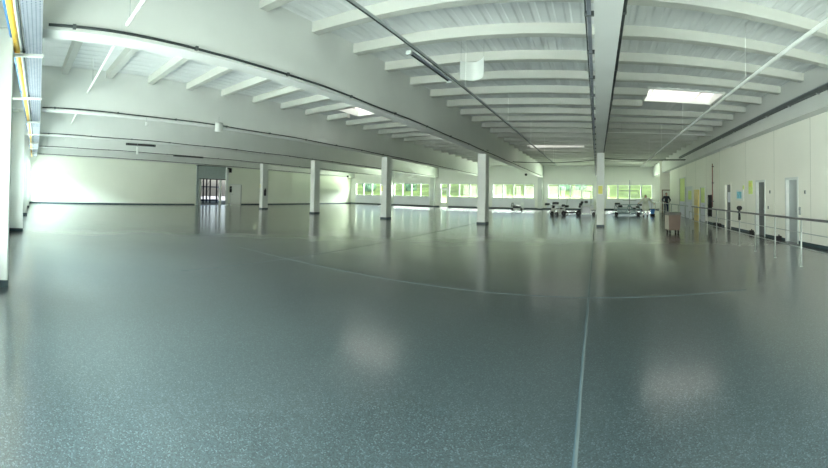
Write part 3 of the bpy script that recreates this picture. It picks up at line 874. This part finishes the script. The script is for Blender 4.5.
m = MB(); m.tube([(0.05, 0, 0.15), (0.1, 0.1, 0.4)], 0.012, 6); m.build('cord', M['dark'], t)
# glazed doors and the ochre post at the far part of the right wall
GD = [(20.7, 21.7, 'door_7', 'pale glazed door in the right wall right of the ochre post'), (23.75, 25.5, 'door_8', 'pale glazed door in the right wall left of the ochre post'), (25.7, 27.4, 'door_9', 'tall pale glazed door with green window reflections painted on its pane, farthest along the right wall')]
for j, (a, b, nm, lb) in enumerate(GD):
    d = struct(thing(nm, lb, 'door', (XR, (a + b) / 2, 0)))
    hw = (b - a) / 2
    top = [2.1, 2.2, 2.9][j]
    m = MB(); m.box(-0.05, 0, -hw, -hw + 0.06, 0, top); m.box(-0.05, 0, hw - 0.06, hw, 0, top, mi=1); m.box(-0.05, 0, -hw + 0.06, hw - 0.06, top - 0.06, top)
    m.build('door_frame', [M['frame'], M['grey']], d)
    m = MB(); m.box(-0.035, 0, -hw + 0.06, hw - 0.06, 0.01, 1.15); m.build('door_panel', M['panel'], d)
    m = MB(); m.box(-0.03, 0, -hw + 0.06, hw - 0.06, 1.15, top - 0.06); m.build('door_pane', M['lime'] if j != 1 else M['frame'], d)  # lime panes have the reflected green windows painted in as colour
    if j == 1:
        m = MB(); m.box(-0.034, -0.03, -hw + 0.1, hw - 0.7, 1.3, 1.9); m.build('window_pane', M['lime'], d)  # reflected window painted on as a green patch
    m = MB(); m.tube([(-0.03, -hw + 0.14, 1.0), (-0.09, -hw + 0.14, 1.0), (-0.09, -hw + 0.3, 1.0)], 0.012); m.build('door_handle', M['grey'], d)
t = thing('ochre_panel', 'narrow ochre yellow panel against the right wall between the glazed doors', 'panel', (XR - 0.06, 22.5, 0))
m = MB(); m.rbox(-0.05, 0.05, -0.45, 0.45, 0, 1.95, 0.015); m.build('board', M['ochre'], t)
m = MB(); m.box(-0.055, -0.05, -0.4, 0.4, 0.9, 0.95); m.build('strip', M['wall_right'], t)
# brown framed door behind the man
d = struct(thing('door_10', 'brown framed door in the far right corner behind the man in navy', 'door', (6.5, 33.2, 0)))
m = MB(); m.box(-0.6, -0.52, -0.05, 0, 0, 2.1); m.box(0.5, 0.6, -0.05, 0, 0, 2.1); m.box(-0.52, 0.5, -0.05, 0, 2.02, 2.1); m.build('door_frame', M['brown'], d)
m = MB(); m.box(-0.52, 0.5, -0.035, 0, 0.01, 2.02); m.build('door_leaf', M['coat'], d)

# ------------------------------------------------------------------ railings
RX = 4.42
t = thing('railing', 'steel railing with dark handrail and two mid rails along the right wall', 'railing', (RX, 0, 0))
def rxo(y): return -0.02 if y > 8 else -0.02 - 0.045 * (8 - y)
ys = [16.6, 15.45, 14.3, 13.1, 12.0, 10.83, 9.62, 8.4, 7.06, 5.75, 4.45, 3.1]
m = MB(); pts = [(rxo(y), y, 1.07) for y in [16.75] + ys + [1.8]]
m.tube(pts, 0.027, 8); m.build('handrail', M['handrail'], t)
for z in (0.76, 0.43):
    m = MB(); m.tube([(rxo(y), y, z) for y in ys + [1.8]], 0.011, 6); m.build('mid_rail', M['steel'], t)
for y in ys:
    m = MB(); m.tube([(rxo(y), y, 0), (rxo(y), y, 1.05)], 0.02, 8); m.lathe((rxo(y), y, 0), [(0.035, 0), (0.035, 0.012), (0.024, 0.02)], 'z', 10)
    m.build('post', M['post'], t)
t = thing('railing', 'pale far railing section leading to the man in navy', 'railing', (4.5, 0, 0))
m = MB(); m.tube([(0, 17.9, 1.06), (0, 30.2, 1.06)], 0.024, 8); m.build('handrail', M['steel'], t)
m = MB(); m.tube([(0, 18.5, 0.55), (0, 30.2, 0.55)], 0.011, 6); m.build('mid_rail', M['steel'], t)
for y in (18.5, 20.1, 22.0, 24.0, 26.1, 28.2, 30.2):
    m = MB(); m.tube([(0, y, 0), (0, y, 1.05)], 0.02, 8); m.lathe((0, y, 0), [(0.035, 0), (0.035, 0.012), (0.024, 0.02)], 'z', 10); m.build('post', M['post'], t)
t = thing('barrier_frame', 'small U-shaped steel barrier in the gap between the two railings', 'barrier', (4.62, 17.4, 0))
m = MB(); m.tube([(0.08, 1.0, 0), (0.08, 1.0, 0.72), (0.06, 0.9, 0.78), (-0.14, -0.7, 0.78), (-0.16, -0.8, 0.72), (-0.16, -0.8, 0)], 0.02, 8); m.build('hoop', M['post'], t)
m = MB(); m.tube([(0.08, 1.0, 0.4), (-0.16, -0.8, 0.4)], 0.012, 6); m.build('cross_bar', M['steel'], t)
t = thing('railing_bracket', 'black knob-topped bracket clipped to a railing post', 'bracket', (4.40, 10.83, 1.1))
m = MB(); m.lathe((0, 0, 0), [(0.03, -0.28), (0.045, -0.26), (0.03, -0.05), (0.035, 0.02), (0.08, 0.06), (0.09, 0.12), (0.05, 0.17)], 'z', 12); m.build('stem', M['rubber'], t)
m = MB(); m.box(-0.05, 0.05, -0.04, 0.04, -0.06, -0.02); m.build('clamp', M['dgrey'], t)

# ------------------------------------------------------------------ bin trolley
t = thing('bin_trolley', 'brown bin trolley with grey lid on black castors in the middle of the floor', 'trolley', (3.2, 15.35, 0), math.radians(10))
t.scale = (1.05, 1.05, 1.07)
m = MB()
vs = []
for z, sx, sy in ((0.13, 0.225, 0.19), (0.2, 0.235, 0.2), (0.72, 0.26, 0.225)):
    vs += [(-sx, -sy, z), (sx, -sy, z), (sx, sy, z), (-sx, sy, z)]
fs = [(3, 2, 1, 0), (8, 9, 10, 11)]
for k in range(2):
    for i in range(4): fs.append((k * 4 + i, k * 4 + (i + 1) % 4, k * 4 + 4 + (i + 1) % 4, k * 4 + 4 + i))
m.add(vs, fs)
m.build('body', M['binbody'], t)
m = MB(); m.box(-0.272, -0.245, -0.2, 0.2, 0.17, 0.71); sd = m.build('side_panel', M['binside'], t); sd['label'] = 'beige side panel'
m = MB(); m.rbox(-0.28, 0.28, -0.245, 0.245, 0.72, 0.83, 0.025); lid = m.build('lid', M['lid'], t)
m = MB(); m.tube([(-0.24, -0.245, 0.78), (-0.24, -0.3, 0.78), (0.24, -0.3, 0.78), (0.24, -0.245, 0.78)], 0.012, 6); m.build('handle', M['lid'], lid)
for sx in (-0.18, 0.18):
    for sy in (-0.15, 0.15):
        m = MB(); m.lathe((sx, sy, 0.055), [(0.03, -0.022), (0.055, -0.018), (0.055, 0.018), (0.03, 0.022)], 'x', 14); m.box(sx - 0.03, sx + 0.03, sy - 0.01, sy + 0.03, 0.1, 0.14)
        m.build('castor', M['rubber'], t)

# ------------------------------------------------------------------ wheeled machines by the far windows
def wheel(parent, x, y, r, w=0.05, mt=None):
    m = MB(); m.lathe((x, y, r), [(r * 0.28, -w * 0.5), (r * 0.9, -w * 0.6), (r, -w * 0.35), (r, w * 0.35), (r * 0.9, w * 0.6), (r * 0.28, w * 0.5)], 'y', 18)
    wh = m.build('wheel', M['rubber'], parent)
    h = MB(); h.lathe((x, y, r), [(r * 0.3, -w * 0.65), (r * 0.3, w * 0.65)], 'y', 12); h.build('hub', M['dgrey'], wh)
def tubes(parent, name, segs, r, mt):
    m = MB()
    for s_ in segs: m.tube(s_, r, 7)
    return m.build(name, mt, parent)
def both(segs, y0, y1):
    return [[(x, yy, z) for x, z in s_] for yy in (y0, y1) for s_ in segs]
# machine with mast and cross bars
t = thing('wheeled_machine', 'teal-grey wheeled machine with a tall T-shaped mast before the right-hand far windows', 'machine', (2.3, 28.5, 0))
tubes(t, 'frame', both([[(-1.1, 0.15), (1.2, 0.15)], [(-1.0, 0.15), (-0.9, 0.85), (0.9, 0.85), (1.15, 0.15)], [(-0.9, 0.85), (-0.2, 0.15), (0.2, 0.85)], [(0.2, 0.85), (0.75, 0.15)], [(-0.95, 0.5), (1.0, 0.5)]], -0.35, 0.35)
      + [[(x, -0.35, z), (x, 0.35, z)] for x, z in ((-1.1, 0.15), (1.2, 0.15), (-0.9, 0.85), (0.9, 0.85), (0.2, 0.85))], 0.035, M['teal'])
tubes(t, 'mast', [[(0.22, 0, 0.15), (0.22, 0, 2.75)]], 0.03, M['galv'])
m = MB(); m.rbox(-0.75, 0.1, -0.25, 0.25, 0.22, 0.7, 0.04); m.build('housing', M['tealpanel'], t)
MB().rbox(0.3, 0.8, -0.22, 0.22, 0.2, 0.5, 0.04).build('housing', M['tealpanel'], t)
tubes(t, 'cross_bar', [[(-0.55, 0, 1.93), (0.9, 0, 1.93)], [(0.9, 0, 1.93), (0.9, 0, 1.7)], [(-0.3, 0, 1.19), (0.75, 0, 1.17)]], 0.025, M['grey'])
for x, z, s_ in ((-0.72, 0.92, 0.2), (-0.5, 0.72, 0.16), (0.85, 0.66, 0.12), (1.0, 0.84, 0.16), (0.55, 0.55, 0.14)):
    m = MB(); m.rbox(x - s_, x + s_, -0.3, 0.3, z - 0.06, z + 0.08, 0.03); m.build('pad', M['blackpad'], t)
for x in (-0.8, 0.9):
    for yy in (-0.42, 0.42): wheel(t, x, yy, 0.14)
# machine with a bent upright
t = thing('wheeled_machine', 'white-framed wheeled machine with a bent upright behind the column right of centre', 'machine', (-0.85, 28.5, 0))
tubes(t, 'frame', both([[(-0.5, 0.12), (0.75, 0.12)], [(-0.35, 0.12), (-0.35, 0.75), (0.35, 0.75), (0.35, 0.12)], [(0.35, 0.5), (0.8, 0.5), (0.8, 0.12)], [(0.35, 0.9), (0.8, 0.9)]], -0.35, 0.35)
      + [[(x, -0.35, z), (x, 0.35, z)] for x, z in ((-0.35, 0.75), (0.35, 0.75), (0.8, 0.5), (-0.5, 0.12))], 0.032, M['white'])
m = MB(); m.rbox(-0.3, 0.33, -0.28, 0.28, 0.2, 0.72, 0.03); m.build('cabinet', M['panel'], t)
tubes(t, 'upright', [[(-0.1, 0, 1.88), (0.3, 0, 1.9), (0.38, 0, 1.84), (0.38, 0, 0.75)]], 0.03, M['grey'])
for x, z, s_ in ((-0.4, 0.88, 0.12), (-0.3, 1.02, 0.1), (0.02, 1.06, 0.13), (-0.48, 0.7, 0.08)):
    m = MB(); m.rbox(x - s_, x + s_, -0.25, 0.25, z - 0.1, z + 0.08, 0.03); m.build('pad', M['blackpad'], t)
for x, r in ((-0.55, 0.2), (0.6, 0.13)):
    for yy in (-0.42, 0.42): wheel(t, x, yy, r)
# machine with several black pads
t = thing('wheeled_machine', 'low white wheeled machine with black pads left of the bent-upright machine', 'machine', (-3.1, 28.5, 0))
tubes(t, 'frame', both([[(-0.55, 0.1), (0.75, 0.1)], [(-0.45, 0.1), (-0.3, 0.8), (0.2, 0.8), (0.3, 0.1)], [(-0.3, 0.45), (0.6, 0.45)], [(0.6, 0.1), (0.6, 0.7)]], -0.35, 0.35)
      + [[(x, -0.35, z), (x, 0.35, z)] for x, z in ((-0.3, 0.8), (0.2, 0.8), (0.6, 0.7), (-0.55, 0.1), (0.75, 0.1))], 0.034, M['white'])
for x, z, s_ in ((-0.75, 0.86, 0.16), (-0.1, 0.95, 0.22), (-0.28, 0.66, 0.1), (0.5, 0.78, 0.12), (0.75, 0.72, 0.17), (0.3, 0.5, 0.1)):
    m = MB(); m.rbox(x - s_, x + s_, -0.28, 0.28, z - 0.1, z + 0.07, 0.03); m.build('pad', M['blackpad'], t)
m = MB(); m.rbox(-0.42, -0.12, -0.25, 0.25, 0.2, 0.6, 0.03); m.build('housing', M['white'], t)
m = MB(); m.rbox(0.08, 0.42, -0.25, 0.25, 0.2, 0.42, 0.03); m.build('housing', M['white'], t)
for sg in ([(-0.9, 0, 0.95), (-0.4, 0, 0.75)], [(0.75, 0, 0.7), (0.8, 0, 1.25)]): tubes(t, 'arm', [sg], 0.025, M['grey'])
for x, r in ((-0.35, 0.16), (0.02, 0.14), (0.56, 0.18)):
    for yy in (-0.42, 0.42): wheel(t, x, yy, r)
# far small cart
t = thing('wheeled_machine', 'small black and white cart at the foot of the far windows, left of the pilaster', 'machine', (-8.0, 36.2, 0))
tubes(t, 'frame', both([[(-0.5, 0.12), (0.7, 0.12)], [(-0.4, 0.12), (-0.4, 0.62)], [(-0.4, 0.5), (0.6, 0.5)], [(0.6, 0.12), (0.6, 0.8)]], -0.3, 0.3), 0.03, M['white'])
for x, z, s_, h in ((-0.32, 0.38, 0.2, 0.2), (0.1, 0.3, 0.3, 0.12), (-0.42, 0.62, 0.08, 0.1)):
    m = MB(); m.rbox(x - s_, x + s_, -0.25, 0.25, z - h, z + h, 0.03); m.build('pad', M['blackpad'], t)
for x in (-0.4, 0.55):
    for yy in (-0.34, 0.34): wheel(t, x, yy, 0.12)
# low black beam on the floor between machines
t = thing('floor_rail', 'low black rail on the floor in front of the far windows between two machines', 'rail', (-1.9, 30.0, 0))
m = MB(); m.rbox(-0.7, 0.4, -0.06, 0.06, 0.1, 0.22, 0.02); m.build('bar', M['rubber'], t)
rep('foot', MB().box(-0.05, 0.05, -0.15, 0.15, 0, 0.1), M['rubber'], t, [(-0.55, 0, 0), (0.25, 0, 0)])
t = thing('bucket', 'blue bucket on the floor next to the person in the cream coat', 'bucket', (4.25, 28.0, 0.16))
m = MB(); m.lathe((0, 0, 0), [(0.14, 0), (0.19, 0.36), (0.175, 0.36), (0.13, 0.03)], 'z', 16); m.build('pail', M['blue'], t)
m = MB(); m.lathe((0, 0, -0.16), [(0.17, 0), (0.19, 0.03), (0.19, 0.13), (0.17, 0.158)], 'z', 16); m.build('wheeled_base', M['rubber'], t)

# ------------------------------------------------------------------ people
def remesh(o, vox):
    r = o.modifiers.new('remesh', 'REMESH'); r.mode = 'VOXEL'; r.voxel_size = vox; r.use_smooth_shade = True
    s_ = o.modifiers.new('smooth', 'SMOOTH'); s_.iterations = 2
def person(label, loc, rz, J, top_mat, leg_mat, coat_len, group=None):
    """J: joint positions in metres, the figure faces -y"""
    t = thing('person', label, 'person', loc, rz)
    V = {k: Vector(v) for k, v in J.items()}
    b = MB()
    b.capsule(V['pelvis'], V['waist'], 0.135, 0.12); b.capsule(V['waist'], V['chest'], 0.12, 0.145)
    b.capsule(V['shl'], V['shr'], 0.075, 0.075); b.capsule(V['chest'], V['neck'], 0.11, 0.055); b.capsule(V['neck'], V['head'], 0.052, 0.06)
    hd = V['head']
    b.ball(hd + Vector((0, 0, 0.03)), (0.078, 0.098, 0.115), 14, 10)
    b.ball(hd + Vector((0, -0.03, -0.045)), (0.058, 0.07, 0.06), 12, 8)
    b.capsule(hd + Vector((0, -0.095, 0.03)), hd + Vector((0, -0.115, -0.012)), 0.011, 0.016)     # nose
    for sx in (-1, 1):
        b.ball(hd + Vector((sx * 0.08, 0.005, 0.01)), (0.012, 0.022, 0.034), 8, 6)               # ears
        s = 'l' if sx < 0 else 'r'
        b.capsule(V['hip' + s], V['knee' + s], 0.088, 0.056); b.capsule(V['knee' + s], V['ank' + s], 0.055, 0.038)
        b.capsule(V['sh' + s], V['elb' + s], 0.052, 0.042); b.capsule(V['elb' + s], V['wri' + s], 0.04, 0.027)
        b.capsule(V['ank' + s], V['ank' + s] + Vector((0, -0.13, -0.045)), 0.036, 0.03)
        w = V['wri' + s]; d = (w - V['elb' + s]).normalized()
        side = Vector((sx, 0, 0)) - d * d.x * sx; side.normalize(); pn = d.cross(side)
        pc = w + d * 0.055
        b.capsule(w + d * 0.02, pc + d * 0.02, 0.024, 0.027)
        for k, ln in enumerate((0.062, 0.075, 0.07, 0.052)):
            base = pc + d * 0.03 + pn * ((k - 1.5) * 0.02)
            mid = base + d * ln * 0.55
            b.capsule(base, mid, 0.009, 0.0085, 6); b.capsule(mid, mid + d * ln * 0.35 - side * ln * 0.28, 0.0085, 0.007, 6)
        th = pc - pn * 0.03
        b.capsule(th - d * 0.015, th - pn * 0.035 + d * 0.02, 0.011, 0.009, 6); b.capsule(th - pn * 0.035 + d * 0.02, th - pn * 0.04 + d * 0.05, 0.009, 0.008, 6)
    body = b.build('body', M['skin'], t); remesh(body, 0.0095)
    for sx in (-0.03, 0.03): MB().ball(hd + Vector((sx, -0.092, 0.025)), (0.013, 0.008, 0.009), 8, 6).build('eye', M['rubber'], t)
    mo = MB(); mo.ball(hd + Vector((0, -0.094, -0.052)), (0.024, 0.008, 0.007), 8, 6); mo.build('mouth', M['red'], t)
    hr = MB(); hr.ball(hd + Vector((0, 0.022, 0.062)), (0.09, 0.1, 0.1), 14, 10); hr.ball(hd + Vector((0, 0.05, 0.0)), (0.08, 0.075, 0.09), 12, 8)
    h = hr.build('hair', M['hair'], t, smooth=True)
    c = MB(); g = 0.045 if coat_len > 0 else 0
    c.capsule(V['pelvis'], V['waist'], 0.16 + g, 0.15 + g); c.capsule(V['waist'], V['chest'], 0.15 + g, 0.17 + g); c.capsule(V['shl'], V['shr'], 0.1 + g / 2, 0.1 + g / 2); c.capsule(V['chest'], V['neck'] - Vector((0, 0, 0.03)), 0.13, 0.07)
    for sx, s in ((-1, 'l'), (1, 'r')):
        c.capsule(V['sh' + s], V['elb' + s], 0.075, 0.062); c.capsule(V['elb' + s], V['wri' + s] * 0.92 + V['elb' + s] * 0.08, 0.06, 0.048)
        if coat_len > 0: c.capsule(V['hip' + s], V['hip' + s] + (V['knee' + s] - V['hip' + s]) * coat_len, 0.15, 0.17)
    if coat_len > 0:
        mid = (V['kneel'] + V['kneer']) / 2
        c.capsule(V['pelvis'], V['pelvis'] + (mid - V['pelvis']) * coat_len, 0.19, 0.24)
    o = c.build('coat' if coat_len > 0 else 'jacket', top_mat, t); remesh(o, 0.02)
    l = MB()
    l.ball(V['pelvis'], (0.15, 0.13, 0.13), 12, 8)
    for s in 'lr':
        l.capsule(V['hip' + s], V['knee' + s], 0.105, 0.078); l.capsule(V['knee' + s], V['ank' + s] + Vector((0, 0, 0.03)), 0.076, 0.062)
    o = l.build('trousers', leg_mat, t); remesh(o, 0.016)
    for s in 'lr':
        q = MB(); a = V['ank' + s]
        q.ball((a.x, a.y - 0.07, 0.045), (0.05, 0.14, 0.045), 12, 8); q.ball((a.x, a.y + 0.01, 0.06), (0.046, 0.06, 0.06), 10, 6)
        q.build('shoe', M['rubber'], t, smooth=True)
J1 = dict(pelvis=(0, 0.0, 0.98), waist=(0, 0, 1.12), chest=(0, 0.0, 1.32), neck=(0, -0.01, 1.52), head=(0, -0.03, 1.65), shl=(-0.2, 0, 1.44), shr=(0.2, 0, 1.44),
          hipl=(-0.1, 0, 0.95), hipr=(0.1, 0, 0.95), kneel=(-0.11, -0.02, 0.5), kneer=(0.12, -0.03, 0.5), ankl=(-0.12, 0.02, 0.09), ankr=(0.14, 0.0, 0.09),
          elbl=(-0.37, 0.02, 1.2), elbr=(0.37, 0.0, 1.2), wril=(-0.24, -0.18, 1.03), wrir=(0.24, -0.18, 1.05))
person('man in a navy jacket and dark blue trousers standing in the far right corner', (5.78, 30.4, 0), 0.25, J1, M['navy'], M['jeans'], 0)
J2 = dict(pelvis=(0, 0.12, 0.95), waist=(0, 0.06, 1.08), chest=(-0.02, -0.06, 1.24), neck=(-0.05, -0.2, 1.38), head=(-0.08, -0.28, 1.46), shl=(-0.22, -0.1, 1.32), shr=(0.18, -0.1, 1.32),
          hipl=(-0.1, 0.12, 0.93), hipr=(0.1, 0.12, 0.93), kneel=(-0.16, 0.0, 0.5), kneer=(0.14, 0.12, 0.5), ankl=(-0.16, 0.08, 0.09), ankr=(0.16, 0.2, 0.09),
          elbl=(-0.44, -0.2, 1.12), elbr=(0.42, -0.1, 1.1), wril=(-0.62, -0.36, 1.0), wrir=(0.56, -0.3, 0.98))
person('person in a long cream coat bending over beside the T-mast machine', (3.67, 27.55, 0), 0.1, J2, M['coat'], M['pale'], 0.75)

# ------------------------------------------------------------------ outdoors
m = MB(); n = 24; vs = []; fs = []
for j in range(13):
    yy = YF + 0.3 + j * j * 0.62
    for i in range(n + 1):
        xx = -70 + i * 110 / n
        z = -0.35 + max(0, (yy - YF - 5)) * 0.125 + 0.35 * math.sin(xx * 0.13 + yy * 0.05) * min(1, j / 4)
        vs.append((xx, yy, z))
for j in range(12):
    for i in range(n):
        a = j * (n + 1) + i
        fs.append((a, a + 1, a + n + 2, a + n + 1))
m.add(vs, fs, 0, True)
struct(m.build('ground_slope', M['grass']), 'bright yellow-green grass slope outside the far windows', 'ground')
m = MB(); m.box(-70, 45, -40, -1.65, -0.3, -0.06)
struct(m.build('ground_forecourt', M['paving']), 'paved forecourt behind the rear windows', 'ground')
def bush(x, y, z, s, lb):
    m = MB()
    for k in range(9):
        a = random.uniform(0, 6.28); r = random.uniform(0, 0.8) * s
        m.ball((x + r * math.cos(a), y + r * 0.6 * math.sin(a), z + random.uniform(0.1, 1.0) * s), (s * random.uniform(0.4, 0.7),) * 3, 10, 7)
    tag(m.build('bush', M['bush'], smooth=True), lb, 'bush', 'bushes on the slope')
for x, y, z, s, lb in ((-5.3, 64, 2.0, 1.3, 'dark green bush outside the windows left of the column below the overhead beam'), (-2.9, 66, 2.3, 1.0, 'smaller dark green bush outside, close behind the column below the overhead beam'),
                       (-44, 62, 1.8, 1.5, 'dark green bush on the slope outside the leftmost far windows'), (-36, 65, 2.2, 1.4, 'dark green bush outside the windows left of the glazed exit door')):
    bush(x, y, z, s, lb)
